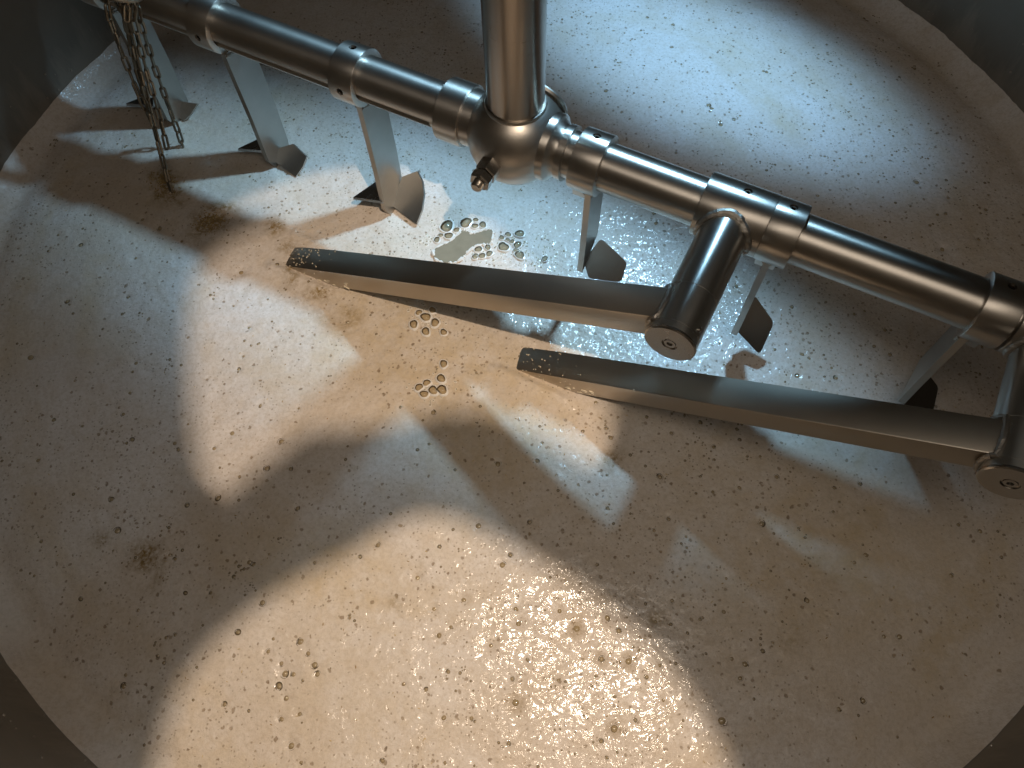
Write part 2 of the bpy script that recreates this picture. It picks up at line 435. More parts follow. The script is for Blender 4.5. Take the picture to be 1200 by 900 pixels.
add_px(0, 600, 3, [(410,65,13),(922,318,13),(836,422,11),(1056,455,16),(1083,497,12),(1106,537,14),(1115,570,12),(1000,568,15),(1031,570,12),(988,532,11),(980,612,14),(1005,654,13),(942,490,10),(1052,710,11),(989,728,12),(1022,822,15),(1057,880,9),(788,676,10),(433,612,12),(440,572,9),(283,305,8),(562,230,7),(595,150,9),(615,165,9),(652,285,8),(485,345,9),(615,432,8),(875,175,12),(890,185,10),(1105,177,8),(946,148,7),(823,228,8),(960,445,9),(555,505,7),(575,530,8)])
add_px(0, 400, 3, [(105,55,14),(477,75,10),(466,105,7),(432,255,9),(187,277,8),(612,357,10),(625,380,9),(815,322,12),(988,350,13),(937,446,12),(1020,447,11),(766,550,12),(752,376,10),(657,575,9),(390,555,10),(838,97,8),(1045,586,11),(288,297,6),(455,180,8),(463,345,9),(443,357,6),(668,388,8),(842,475,8),(915,225,9),(1050,235,7),(133,418,9)])
add_px(800, 500, 2.25, [(82,53,7),(80,172,7),(248,132,8),(209,255,10),(330,458,9),(109,488,8),(165,626,10),(152,663,8),(104,775,14),(484,338,8),(453,358,7),(710,392,8),(574,553,9),(532,553,7),(477,722,8),(413,744,7),(130,612,7),(786,275,8),(728,258,7),(150,160,8),(468,150,6),(205,77,6),(45,508,6),(115,400,6)])
add_px(0, 100, 3, [(846,655,12),(560,500,12),(283,562,9),(476,605,8),(449,743,7),(638,547,7),(875,852,9),(975,633,8),(235,758,9),(205,525,6),(500,470,8)])
add_px(640, 0, 2.143, [(150,227,7),(932,455,8),(408,262,7),(418,270,6),(412,278,5),(436,300,6),(440,312,7),(472,300,6),(545,178,5),(555,181,5),(766,210,5),(683,490,6),(997,622,7),(700,392,4),(253,43,5),(300,42,5),(318,60,5),(315,118,5),(478,718,6),(275,560,7),(270,535,6)])
add_px(900, 220, 4, [(163,778,14),(195,798,10),(140,880,14),(320,890,14),(820,285,14),(795,125,12),(835,120,10),(990,240,10),(1022,100,10),(575,780,14),(500,740,12),(405,590,12),(455,575,10),(550,665,12),(580,665,10),(300,842,10),(760,177,9)])
# random froth: denser towards the left and the lower right
def rand_bubs(n):
    k = 0
    while k < n:
        r_ = math.sqrt(random.random())*0.985; a = random.random()*2*PI
        x, y = r_*math.cos(a), r_*math.sin(a)
        dens = 0.08+1.3*max(0, float(fbm(np.array([x]), np.array([y]), 5.0, 5)[0])+0.12)
        if random.random() > dens: continue
        k += 1
        rr = 0.0009+0.0011*random.random()+0.0020*random.random()**4
        BUBS.append((x, y, rr, 0))
        if random.random() < 0.30:                        # chains of small ones
            for j in range(random.randint(1, 4)):
                x += random.uniform(-1, 1)*0.009; y += random.uniform(-1, 1)*0.009
                if x*x+y*y < 0.96: BUBS.append((x, y, rr*random.uniform(0.4, 0.8), 0))
rand_bubs(1000)

NR, NS = 520, 1440
rr = np.concatenate([np.linspace(0.0015, 0.955, NR-60), 0.955+(RT-0.955)*np.linspace(0, 1, 61)[1:]])
th = np.linspace(0, 2*PI, NS, endpoint=False)
GX = rr[:, None]*np.cos(th)[None]; GY = rr[:, None]*np.sin(th)[None]
fx, fy = GX.ravel(), GY.ravel()
def blob(px, py, rad, pw=2.0, asp=1.0, rot=0.0):
    c = gp(px, py); dx, dy = fx-c.x, fy-c.y
    ca, sa = math.cos(rot), math.sin(rot)
    a, b = dx*ca+dy*sa, (-dx*sa+dy*ca)*asp
    return np.exp(-((a*a+b*b)/rad**2)**(pw/2))
ca, sa = math.cos(ANG), math.sin(ANG)
TT = fx*ca+fy*sa; WW = fx*sa-fy*ca                 # along and across the crossbar
rad = np.hypot(fx, fy)
fz = 0.0022*fbm(fx, fy, 9, 1, 4) + 0.0011*fbm(fx, fy, 45, 2, 3) + 0.0005*fbm(fx, fy, 160, 3, 2)
edge = np.clip((rad-0.962)/0.038, 0, 1)
fz += edge**2.0*(0.028+0.010*0.6*fbm(fx, fy, 14, 9, 4)) - 0.004*np.exp(-((rad-0.955)/0.018)**2)
wet = np.zeros_like(fx)
for (a, b, r_, asp, ro) in [(690, 760, 0.15, 1.1, 0), (625, 725, 0.09, 1.2, 0), (745, 800, 0.11, 1, 0), (640, 360, 0.15, 1.3, -0.4), (730, 335, 0.12, 1, 0), (850, 400, 0.13, 1, 0), (560, 300, 0.10, 1, 0), (700, 270, 0.12, 1, 0)]:
    wet = np.maximum(wet, blob(a, b, r_*0.9, 3.0, asp, ro))
wet = np.clip(wet*(0.85+0.8*fbm(fx, fy, 12, 31, 3)), 0, 1)
# ridged curds in the wet parts
fz += wet*0.0006*(0.5-np.abs(fbm(fx, fy, 70, 12, 3))*2.2)
# foam lips where the two tines dip in, and hollows beside them
def lip(t0, t1, w0, amp):
    m = np.clip((TT-t0)/0.02, 0, 1)*np.clip((t1-TT)/0.03, 0, 1)
    return amp*m*np.exp(-((WW-w0)/0.010)**2)
fz += lip(-0.40, -0.24, 0.238, 0.006)+lip(-0.40, -0.30, 0.160, 0.004)
fz += lip(0.06, 0.23, 0.240, 0.006)+lip(0.06, 0.13, 0.165, 0.004)
stain = np.zeros_like(fx)
for (a, b, r_, am) in [(250, 256, 0.034, 1.5), (240, 268, 0.028, 1.2), (264, 250, 0.022, 1.2), (190, 215, 0.036, 1.5), (205, 228, 0.03, 1.0), (172, 660, 0.028, 1.1), (176, 678, 0.018, 0.9), (120, 628, 0.014, 1.1), (720, 540, 0.018, 1.0),
                       (768, 728, 0.014, 0.8), (345, 318, 0.03, 0.7), (368, 345, 0.032, 0.7), (322, 268, 0.02, 0.9), (410, 372, 0.022, 0.6), (385, 372, 0.02, 0.6), (338, 290, 0.02, 0.6), (460, 705, 0.012, 0.5), (500, 660, 0.010, 0.5),
                       (925, 745, 0.020, 0.45), (985, 610, 0.05, 0.22), (970, 670, 0.04, 0.2)]:
    stain = np.maximum(stain, am*blob(a, b, r_, 2.2))
stain = np.clip(stain*(0.8+1.6*fbm(fx, fy, 40, 21, 4)), 0, 1)
malt_shade = np.clip(0.9*blob(500, 400, 0.19, 2.2, 1.3, -0.5)+0.65*blob(430, 360, 0.12)+0.55*blob(600, 470, 0.15)+0.5*blob(960, 600, 0.22, 2, 2.0, -0.5)+0.35*blob(1010, 720, 0.2)  # malt drifts, plus the cool lamp's tan shadow put into the colour
               +0.35*blob(330, 880, 0.25)+0.35*blob(560, 620, 0.2)+0.3*blob(240, 190, 0.18)+0.3*blob(60, 330, 0.25)+0.25*blob(850, 620, 0.3)
               +0.5*fbm(fx, fy, 6, 41, 5)+1.15*np.clip(fbm(rad*16+0.6*fx, np.arctan2(fy, fx)*2.2, 1.0, 61, 4), 0, 1)*np.clip((rad-0.3)/0.3, 0, 1), 0, 1)
malt_shade *= 1-0.8*np.clip((rad-0.955)/0.03, 0, 1)
speck = np.clip(0.55+1.1*fbm(fx, fy, 5, 51, 4)+0.6*blob(900, 650, 0.35)+0.5*blob(480, 400, 0.2)+0.6*blob(380, 140, 0.10)+0.6*blob(900, 250, 0.3)-0.5*blob(1080, 800, 0.25)-0.3*blob(100, 400, 0.2), 0.12, 1.35)*np.clip((0.985-rad)/0.05, 0.15, 1)
# dimples under the bubbles, pale-brown haloes round some
for (bx, by, br, halo) in BUBS:
    if br < 0.0026 and not halo: continue
    i = np.searchsorted(rr, math.hypot(bx, by)); w_ = int(5+br*6/0.002)
    i0, i1 = max(0, i-w_), min(NR+1, i+w_)
    sl = slice(i0*NS, i1*NS)
    d2 = (fx[sl]-bx)**2+(fy[sl]-by)**2
    fz[sl] -= 0.45*br*np.exp(-d2/(1.5*br)**2)
    if halo: stain[sl] = np.maximum(stain[sl], 0.42*np.exp(-(d2/(2.3*br)**2)**2))
me = bpy.data.meshes.new('foam')
nv = len(fx)
co = np.stack([fx, fy, fz], 1)
i = np.arange(len(rr)-1)[:, None]*NS; j = np.arange(NS)[None]; j2 = (j+1) % NS
quads = np.stack([i+j, i+NS+j, i+NS+j2, i+j2], -1).reshape(-1, 4)
cap = np.arange(NS)[::1]
nf = len(quads)
me.vertices.add(nv); me.vertices.foreach_set('co', co.ravel())
me.loops.add(nf*4+NS); me.loops.foreach_set('vertex_index', np.concatenate([quads.ravel(), cap]))
me.polygons.add(nf+1)
me.polygons.foreach_set('loop_start', np.concatenate([np.arange(nf)*4, [nf*4]]))
me.polygons.foreach_set('loop_total', np.concatenate([np.full(nf, 4), [NS]]))
me.polygons.foreach_set('use_smooth', np.ones(nf+1, bool))
me.update(calc_edges=True)
for nm, arr in (('stain', stain), ('malt_shade', malt_shade), ('wet', wet), ('speck', speck)):
    a_ = me.attributes.new(nm, 'FLOAT', 'POINT'); a_.data.foreach_set('value', arr.astype(np.float32))
foam = obj('foam', me, M_FOAM); tag(foam, kind='structure')
def surf_z(x, y):
    i = int(np.clip(np.searchsorted(rr, math.hypot(x, y)), 0, len(rr)-1))
    j = int(round((math.atan2(y, x) % (2*PI))/(2*PI)*NS)) % NS
    return float(fz[i*NS+j])

# bubbles lying in the foam (too many to count)
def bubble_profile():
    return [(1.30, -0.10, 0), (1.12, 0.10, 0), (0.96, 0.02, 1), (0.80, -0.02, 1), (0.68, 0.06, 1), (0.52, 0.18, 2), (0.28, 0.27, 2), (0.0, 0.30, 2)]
def bubble_mesh(lst, seg=12):
    V, F, MI = [], [], []
    pr = bubble_profile()
    for (x, y, r, h) in lst:
        z = surf_z(x, y)+0.06*r
        sg = seg if r > 0.003 else 8
        el = random.uniform(0.82, 1.0); ea = random.random()*PI
        prev = None
        for (q, hz, mi) in pr:
            if q == 0:
                V.append((x, y, z+hz*r)); row = [len(V)-1]
            else:
                row = []
                for k in range(sg):
                    a = 2*PI*k/sg; lx, ly = q*r*math.cos(a), q*r*math.sin(a)*el
                    V.append((x+lx*math.cos(ea)-ly*math.sin(ea), y+lx*math.sin(ea)+ly*math.cos(ea), z+hz*r)); row.append(len(V)-1)
            if prev:
                for k in range(sg):
                    if len(row) == 1: F.append((prev[k], prev[(k+1) % sg], row[0]))
                    else: F.append((prev[k], prev[(k+1) % sg], row[(k+1) % sg], row[k]))
                    MI.append(mi)
            prev = row
    m = bpy.data.meshes.new('bubbles'); m.from_pydata(V, [], F)
    m.polygons.foreach_set('material_index', MI); m.polygons.foreach_set('use_smooth', [True]*len(F)); m.update()
    return m
def clear_of(x, y):
    return True
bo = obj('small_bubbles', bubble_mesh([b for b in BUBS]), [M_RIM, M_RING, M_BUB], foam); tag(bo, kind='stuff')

# froth cells: the larger bubbles that can be picked out one by one
CELLS = [(523.6,265.7,8.2),(535,270,3.7),(546,262,7.3),(557.4,258.3,3.3),(556.6,265.7,4),(565.8,264.4,4.6),(512,281,4),(516.7,276,3),(525.8,276.7,5),(590,290.4,6.6),(588,279.4,3.3),(595.5,275.7,3.7),(595,281.8,2.8),(609,275,5.5),(600,284,3.0),(606.5,288,5),(605,294.5,3.6),(609,300,6.0),(560.7,293,4.6),(571.7,291,4),(557,301.4,4.0),(565,301,4.2),(573.5,298.5,4.2),(638.6,304,3.7),
         (485,381,5.5),(499,372.5,6.2),(510,379,5.6),(499,389,5.4),(491,367,4),(507,364,4.5),(520,390,4.4),(491,454,5),(500,449,4.6),(507.5,457.5,6),(517,444,5.6),(518,457,6.4),(497,462,5.2),(520,427,5)]
def cell_mesh(r, seed, dark):
    rd = random.Random(seed); bm = bmesh.new(); sg = 18
    ph = [rd.uniform(0, 6.28) for _ in range(3)]
    prof = [(1.34, -0.14, 0), (1.14, 0.16, 0), (0.99, 0.20, 0), (0.90, 0.06, 0), (0.84, -0.02, 1), (0.6, -0.04, 1), (0.3, -0.06, 1), (0, -0.06, 1)]
    prev = None
    for (q, hz, mi) in prof:
        row = [bm.verts.new((0, 0, hz*r))] if q == 0 else []
        if q:
            for k in range(sg):
                a = 2*PI*k/sg; w = 1+0.11*math.sin(2*a+ph[0])+0.06*math.sin(3*a+ph[1])+0.03*math.sin(5*a+ph[2])
                row.append(bm.verts.new((q*r*w*math.cos(a), q*r*w*math.sin(a), hz*r)))
        if prev:
            for k in range(sg):
                f = bm.faces.new((prev[k], prev[(k+1) % sg], row[0])) if len(row) == 1 else bm.faces.new((prev[k], prev[(k+1) % sg], row[(k+1) % sg], row[k]))
                f.material_index = mi
        prev = row
    prev = None
    for q, hz in ((0.98, 0.12), (0.88, 0.34), (0.68, 0.55), (0.40, 0.70), (0, 0.76)):
        row = [bm.verts.new((0, 0, hz*r))] if q == 0 else []
        if q:
            for k in range(sg):
                a = 2*PI*k/sg; w = 1+0.11*math.sin(2*a+ph[0])+0.06*math.sin(3*a+ph[1])+0.03*math.sin(5*a+ph[2])
                row.append(bm.verts.new((q*r*w*math.cos(a), q*r*w*math.sin(a), hz*r)))
        if prev:
            for k in range(sg):
                f = bm.faces.new((prev[k], prev[(k+1) % sg], row[0])) if len(row) == 1 else bm.faces.new((prev[k], prev[(k+1) % sg], row[(k+1) % sg], row[k]))
                f.material_index = 2
        prev = row
    return bm
for k, (a, b, r_) in enumerate(CELLS):
    p = gp(a, b); s = (CAM-p).length/FPX
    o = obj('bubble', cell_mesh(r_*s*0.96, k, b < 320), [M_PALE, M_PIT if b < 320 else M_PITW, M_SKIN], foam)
    o.location = (p.x, p.y, surf_z(p.x, p.y)+0.0016)
FR = []
for _ in range(420):
    c_ = random.choice([(520, 272), (552, 266), (600, 284), (566, 297), (610, 300), (500, 290), (640, 305), (500, 376), (505, 455), (630, 290)])
    a_, b_ = random.gauss(c_[0], 13), random.gauss(c_[1], 9)
    if any((a_-q[0])**2+(b_-q[1])**2 < (q[2]*0.95)**2 for q in CELLS): continue
    if 505 < a_ < 580 and abs((b_-285)+(a_-545)*0.35) < 13: continue
    p = gp(a_, b_); FR.append((p.x, p.y, random.uniform(0.8, 1.6+1.6*random.random()**2)*0.0013, 0))
o = obj('fine_froth', bubble_mesh(FR, 10), [M_PALE, M_RIM, M_PIT], foam); tag(o, kind='stuff')
# open gap in the froth where the liquid shows
pz = [(150,330),(153,300),(175,278),(215,262),(255,246),(290,212),(320,182),(345,166),(372,176),(402,192),(432,183),(470,168),(505,163),(528,166),(537,180),(530,205),(528,232),(524,256),(495,259),(462,258),(425,268),(395,287),(368,312),(340,345),(300,372),(240,380),(180,365)]
out = []
for k, (a, b) in enumerate(pz):
    p = gp(480+a/5.4545, 240+b/5.4545); out.append(Vector((p.x, p.y, 0)))
def smooth_loop(pts, it=2):
    for _ in range(it):
        q = []
        for i in range(len(pts)):
            a, b = pts[i], pts[(i+1) % len(pts)]
            q += [a*0.75+b*0.25, a*0.25+b*0.75]
        pts = q
    return pts
out = smooth_loop(out)
bm = bmesh.new()
vs = [bm.verts.new((p.x, p.y, 0.0036)) for p in out]; bm.faces.new(vs)
bmesh.ops.triangulate(bm, faces=bm.faces)
po = obj('wort_pool', bm, M_WORT, foam)
bm = bmesh.new()
tube(bm, [(p.x+random.uniform(-1, 1)*0.0008, p.y+random.uniform(-1, 1)*0.0008, 0.0022) for p in out], 0.0024, 6, closed=True, jit=1.3)
obj('froth_lip', bm, M_PALE, foam)

# husks: clumps and a scatter
def husk(bm, p, ln, wd_, ang_, tilt, mi):
    c, s = math.cos(ang_), math.sin(ang_)
    base = Vector(p); ax = Vector((c, s, tilt)).normalized(); sd = Vector((-s, c, 0)); up = ax.cross(sd)*-1
    up = Vector((0, 0, 1)) if up.z < 0 else up
    ring = []
    for q, w in ((-0.5, 0.0), (-0.25, 0.8), (0.05, 1.0), (0.3, 0.7), (0.5, 0.0)):
        ce = base+ax*(q*ln)
        if w == 0: ring.append([bm.verts.new(ce)])
        else: ring.append([bm.verts.new(ce+sd*(wd_*w/2)), bm.verts.new(ce+up*(wd_*w*0.35)), bm.verts.new(ce-sd*(wd_*w/2))])
    for A, B in zip(ring, ring[1:]):
        if len(A) == 1: fs = [(A[0], B[0], B[1]), (A[0], B[1], B[2])]
        elif len(B) == 1: fs = [(A[0], B[0], A[1]), (A[1], B[0], A[2])]
        else: fs = [(A[0], B[0], B[1], A[1]), (A[1], B[1], B[2], A[2])]
        for f in fs:
            ff = bm.faces.new(f); ff.material_index = mi
def clump(px, py, r, n, label):
    c = gp(px, py); bm = bmesh.new()
    for _ in range(n):
        q = abs(random.gauss(0, 0.5)); a = random.random()*2*PI
        x, y = c.x+r*q*math.cos(a), c.y+r*q*math.sin(a)*0.8
        z = surf_z(x, y)+0.0010+0.004*max(0, 1-q)*random.random()
        husk(bm, (x, y, z), random.uniform(0.003, 0.0075), random.uniform(0.0012, 0.0026), random.random()*PI, random.uniform(-0.3, 0.3), 0 if random.random() < 0.75 else 1)
    o = obj('grain_clump', bm, [M_HUSK, M_HUSKP]); tag(o, label, 'grain', 'clumps of floating grain husk')
clump(248, 258, 0.036, 190, 'brown clump of wet grain husks floating in the open foam beside the grey shadow edge')
clump(193, 214, 0.034, 170, 'brown clump of wet grain husks around the foot of the hanging chain')
bm = bmesh.new()
for _ in range(1500):
    r_ = math.sqrt(random.random())*0.96; a = random.random()*2*PI
    x, y = r_*math.cos(a), r_*math.sin(a)
    k = int(np.clip(np.searchsorted(rr, r_), 0, len(rr)-1))*NS+int((a/(2*PI))*NS) % NS
    if random.random() > 0.25+0.7*float(malt_shade[k]): continue
    husk(bm, (x, y, surf_z(x, y)+0.0005), random.uniform(0.002, 0.0055), random.uniform(0.0008, 0.0018), random.random()*PI, random.uniform(-0.08, 0.08), 0 if random.random() < 0.6 else 1)
o = obj('grain_husks', bm, [M_HUSK, M_HUSKP], foam); tag(o, kind='stuff')

# splashes dried on the wall
bm = bmesh.new()
for _ in range(420):
    a = random.random()*2*PI; z = 0.03+0.5*random.random()**1.6; r_ = random.uniform(0.0009, 0.0028)
    nrm = Vector((-math.cos(a), -math.sin(a), 0)); c = Vector((RT*math.cos(a), RT*math.sin(a), z))
    lathe(bm, [(-0.0015, r_), (r_*0.25, r_*0.8), (r_*0.45, 0)], c, nrm, 8)
o = obj('splash_spots', bm, M_DROP, wall); tag(o, kind='stuff')

# ------------------------------------------------------------------ the agitator
ag = empty('agitator', None, (-0.006, 0, 0)); ag.rotation_euler = (0, 0, ANG)
tag(ag, 'stainless steel mash rake over the foam, with ball hub, hanging paddles and long tines', 'agitator')
HZ = 0.275
# shaft
bm = bmesh.new()
lathe(bm, [(0.318, 0.0), (0.318, 0.0408), (1.27, 0.0408), (1.27, 0)], (0, 0, 0), (0, 0, 1), 96)
obj('shaft', bm, M_SHAFT, ag)
# hub
bm = bmesh.new()
RB = 0.0735
prof = [(-RB, 0.0)]+[(RB*math.sin(R(a)), RB*math.cos(R(a))) for a in range(-86, 87, 4)]+[(RB, 0.0)]
lathe(bm, prof, (0, 0, HZ), (0, 0, 1), 96)
hub = obj('hub', bm, M_BALL, ag)
bm = bmesh.new()
lathe(bm, [(0.3375, 0.0409), (0.3375, 0.0432), (0.3345, 0.0446), (0.3315, 0.0448), (0.3315, 0.0409)], (0, 0, 0), (0, 0, 1), 96, closed=True)
obj('shaft_seat', bm, M_BALL, hub)
bm = bmesh.new()
lathe(bm, [(-0.118, 0.034), (-0.118, 0.0452), (-0.1165, 0.0468), (-0.078, 0.0468), (-0.0765, 0.0455), (-0.0765, 0.0425), (-0.055, 0.042), (-0.055, 0.034)], (0, 0, HZ), (1, 0, 0), 96, closed=True)
obj('collar', bm, M_TURN, hub)
bm = bmesh.new()
lathe(bm, [(0.035, 0.034), (0.035, 0.0485), (0.0365, 0.0500), (0.0640, 0.0500), (0.0655, 0.0490), (0.0668, 0.0465), (0.0700, 0.0420), (0.0750, 0.0385), (0.0778, 0.0380), (0.0782, 0.0405), (0.0885, 0.0410), (0.0892, 0.0360), (0.0892, 0.034)], (0, 0, HZ), (1, 0, 0), 96, closed=True)
obj('collar', bm, M_TURN, hub)
# clamping bolt through the ball: boss, nut, stud at the camera side, head behind
YB = (0, -1, 0)
bm = bmesh.new()
bo_ = (-0.004, 0, HZ+0.001)
def hexa(bm, l0, l1, r, org, axis, ch=0.0015):
    a, s, t = basis(axis); org = Vector(org); rows = []
    for (l, q) in ((l0, r-ch), (l0+ch, r), (l1-ch, r), (l1, r-ch*1.3)):
        rows.append([bm.verts.new(org+a*l+s*(q*math.cos(PI/3*k+0.35))+t*(q*math.sin(PI/3*k+0.35))) for k in range(6)])
    bm.faces.new(rows[0][::-1]); bm.faces.new(rows[-1])
    for A, B in zip(rows, rows[1:]):
        for k in range(6): bm.faces.new((A[k], A[(k+1) % 6], B[(k+1) % 6], B[k]))
hexa(bm, 0.066, 0.0925, 0.0172, bo_, YB)
hexa(bm, 0.0945, 0.1085, 0.0166, bo_, YB)
bevel(bm, 0.0006, 1)
obj('lock_nut', bm, M_NUT, hub)
bm = bmesh.new()
pr = [(0.105, 0)]+[(0.1085+0.0012*k, 0.0088 if k % 2 else 0.0078) for k in range(9)]+[(0.1195, 0.0062), (0.1195, 0)]
lathe(bm, pr, bo_, YB, 24)
obj('stud', bm, M_NUT, hub)
bm = bmesh.new()
lathe(bm, [(0.050, 0.0), (0.050, 0.046), (0.0535, 0.0478), (0.0565, 0.0465), (0.0575, 0.044), (0.060, 0.020), (0.066, 0.018), (0.068, 0.015), (0.068, 0)], (0.010, 0, HZ+0.008), (0, 1, 0.25), 64)
obj('back_flange', bm, M_BALL, hub)

# crossbar with a keyway milled along the left half
BR = 0.0350
def crossbar():
    bm = bmesh.new(); seg = 96
    def ring(x, notch):
        vs_ = []
        for k in range(seg):
            a = 2*PI*k/seg            # 0 = +z, towards camera = -y
            r = BR
            if notch and abs(((a-R(104)+PI) % (2*PI))-PI) < R(9): r = BR-0.0045
            vs_.append(bm.verts.new((x, -r*math.sin(a), HZ+r*math.cos(a))))
        return vs_
    xs = [(-0.955, 1), (-0.60, 1), (-0.13, 1), (-0.1299, 0), (0.3, 0), (0.955, 0)]
    rows = [ring(*q) for q in xs]
    for A, B in zip(rows, rows[1:]):
        for k in range(seg): bm.faces.new((A[k], A[(k+1) % seg], B[(k+1) % seg], B[k]))
    bm.faces.new(rows[0]); bm.faces.new(rows[-1][::-1])
    return bm
obj('crossbar', crossbar(), M_TURN, ag, 25)

def hole_dir(deg): return Vector((0, math.sin(R(deg)), math.cos(R(deg))))   # deg from +z towards the far side
def collar_mesh(name, half, holes, ri=0.0352, ro=0.0450):
    bm = bmesh.new(); washer(bm, 0, half, ri, ro, org=(0, 0, 0))
    o = obj(name, bm, M_TURN)
    def mk(dx, deg):
        def f(b): lathe(b, [(0.034, 0), (0.034, 0.0058), (0.05, 0.0058), (0.05, 0)], (dx, 0, 0), hole_dir(deg), 24)
        return f
    cut(o, [mk(dx, dg) for dx, dg in holes])
    return o
def screw_mesh():
    bm = bmesh.new()
    lathe(bm, [(0.0355, 0), (0.0355, 0.0054), (0.0415, 0.0054), (0.0423, 0.0046), (0.0423, 0.0030), (0.0385, 0.0028), (0.0385, 0)], (0, 0, 0), (0, 0, 1), 24)
    return bm
screw0 = obj('set_screw', screw_mesh(), M_DARK)
col_narrow = collar_mesh('clamp_collar', 0.0215, [(0, 10), (0, -88)])
col_wide = collar_mesh('clamp_collar', 0.0475, [(0.006, 9)])
col_single = collar_mesh('clamp_collar', 0.0215, [(0, 10)])
me_single = col_single.data
bpy.data.objects.remove(col_single)
me_narrow, me_wide, me_screw = col_narrow.data, col_wide.data, screw0.data
for o in (screw0, col_narrow, col_wide): bpy.data.objects.remove(o)
def add_screw(parent, x, deg):
    o = obj('set_screw', me_screw, M_DARK, parent); o.location = (x, 0, HZ); o.rotation_euler = (-R(deg), 0, 0)
    return o

# paddle: collar, stem and a two-winged foot
def stem_bm(shift, z0=-0.004, th=0.010, wd_=0.054, yc=0.0, lean=0.0, cutz=None):
    bm = bmesh.new()
    y0, y1 = yc+wd_/2, yc-wd_/2
    s = shift
    o_ = [(0, y0, HZ-0.036), (0, y1, HZ-0.036), (0, y1+s*0.5, 0.11), (0, y1+s, 0.020), (0, y1+s+0.010, z0), (0, y0+s-0.010, z0), (0, y0+s, 0.02), (0, y0+s*0.5, 0.11)]
    if cutz: o_ = [(0, 0.027, HZ-0.036), (0, -0.027, HZ-0.036), (0, -0.027, 0.11), (0, -0.029, cutz[0]), (0, 0.026, cutz[1])]
    prism(bm, o_, (1, 0, 0), th); bevel(bm, 0.0012, 2)
    for v in bm.verts: v.co.x += lean*(HZ-0.036-v.co.z)
    return bm
def wing_bm(pts, th=0.005):
    pts = [Vector(p) for p in pts]
    n = (pts[1]-pts[0]).cross(pts[-1]-pts[0]).normalized()
    c = sum(pts, Vector())/len(pts)
    pts = [p-n*(p-c).dot(n) for p in pts]
    bm = bmesh.new(); prism(bm, pts, n, th); bevel(bm, 0.0012, 1)
    return bm
def weld(bm, pts, r, closed=False, jit=0.5): tube(bm, pts, r, 8, closed, jit)
def lug_bm(x0, x1):
    bm = bmesh.new()
    prism(bm, [((x0+x1)/2, 0.026, HZ-0.035), ((x0+x1)/2, -0.026, HZ-0.035), ((x0+x1)/2, -0.022, HZ-0.054), ((x0+x1)/2, 0.022, HZ-0.054)], (1, 0, 0), x1-x0)
    bevel(bm, 0.002, 2); return bm
# local frame of a paddle: x along the bar from the collar centre, y away from the camera (= -w)
def rings(px, py, z, tc):
    p = gp(px, py, z)-Vector((-0.006, 0, 0))
    return (p.x*ca+p.y*sa-tc, -(p.x*sa-p.y*ca), z)
T2c, T5c = -0.2825, 0.407
T1c, T0c = -0.5575, -0.803
LEFT1 = ([rings(317, 186, 0.010, T1c), rings(327, 173, 0.028, T1c), rings(346, 169, 0.034, T1c), rings(362, 184, 0.026, T1c), rings(356, 196, 0.014, T1c), rings(346, 207, 0.003, T1c)],
         [rings(279, 175, 0.034, T1c), rings(304, 163, 0.022, T1c), rings(318, 166, 0.018, T1c), rings(316, 178, 0.030, T1c)])
LEFT0 = ([rings(195, 127, 0.010, T0c), rings(206, 118, 0.026, T0c), rings(236, 122, 0.026, T0c), rings(226, 134, 0.012, T0c), rings(214, 142, 0.003, T0c)],
         [rings(148, 122, 0.030, T0c), rings(166, 115, 0.022, T0c), rings(180, 117, 0.018, T0c), rings(180, 125, 0.028, T0c)])
left_inner = [rings(457, 240, 0.012, T2c), rings(470, 207, 0.050, T2c), rings(492, 201, 0.058, T2c), rings(498, 213, 0.050, T2c), rings(499, 228, 0.040, T2c), rings(495, 246, 0.025, T2c), rings(487, 262, 0.010, T2c)]
left_outer = [rings(414, 232, 0.042, T2c), rings(443, 212, 0.022, T2c), rings(452, 212, 0.016, T2c), rings(450, 237, 0.038, T2c)]
right_outer = [rings(884, 345, 0.085, T5c), rings(907, 378, 0.060, T5c), rings(890, 415, 0.018, T5c), rings(862, 386, 0.042, T5c)]
T3c, T6c = 0.1235, 0.684
RIGHT3 = [rings(704, 279, 0.075, T3c), rings(735, 308, 0.052, T3c), rings(728, 330, 0.020, T3c), rings(690, 326, 0.024, T3c), rings(684, 306, 0.046, T3c)]
RIGHT6 = [rings(1086, 436, 0.070, T6c), rings(1099, 453, 0.052, T6c), rings(1092, 482, 0.018, T6c), rings(1054, 472, 0.030, T6c)]
def round_poly(pts, f=0.12):
    pts = [Vector(p) for p in pts]; q = []
    for i in range(len(pts)):
        a, b, c = pts[i-1], pts[i], pts[(i+1) % len(pts)]
        q += [b+(a-b)*f, b+(a-b)*f*0.3+(c-b)*f*0.3, b+(c-b)*f]
    return q
me_cache = {}
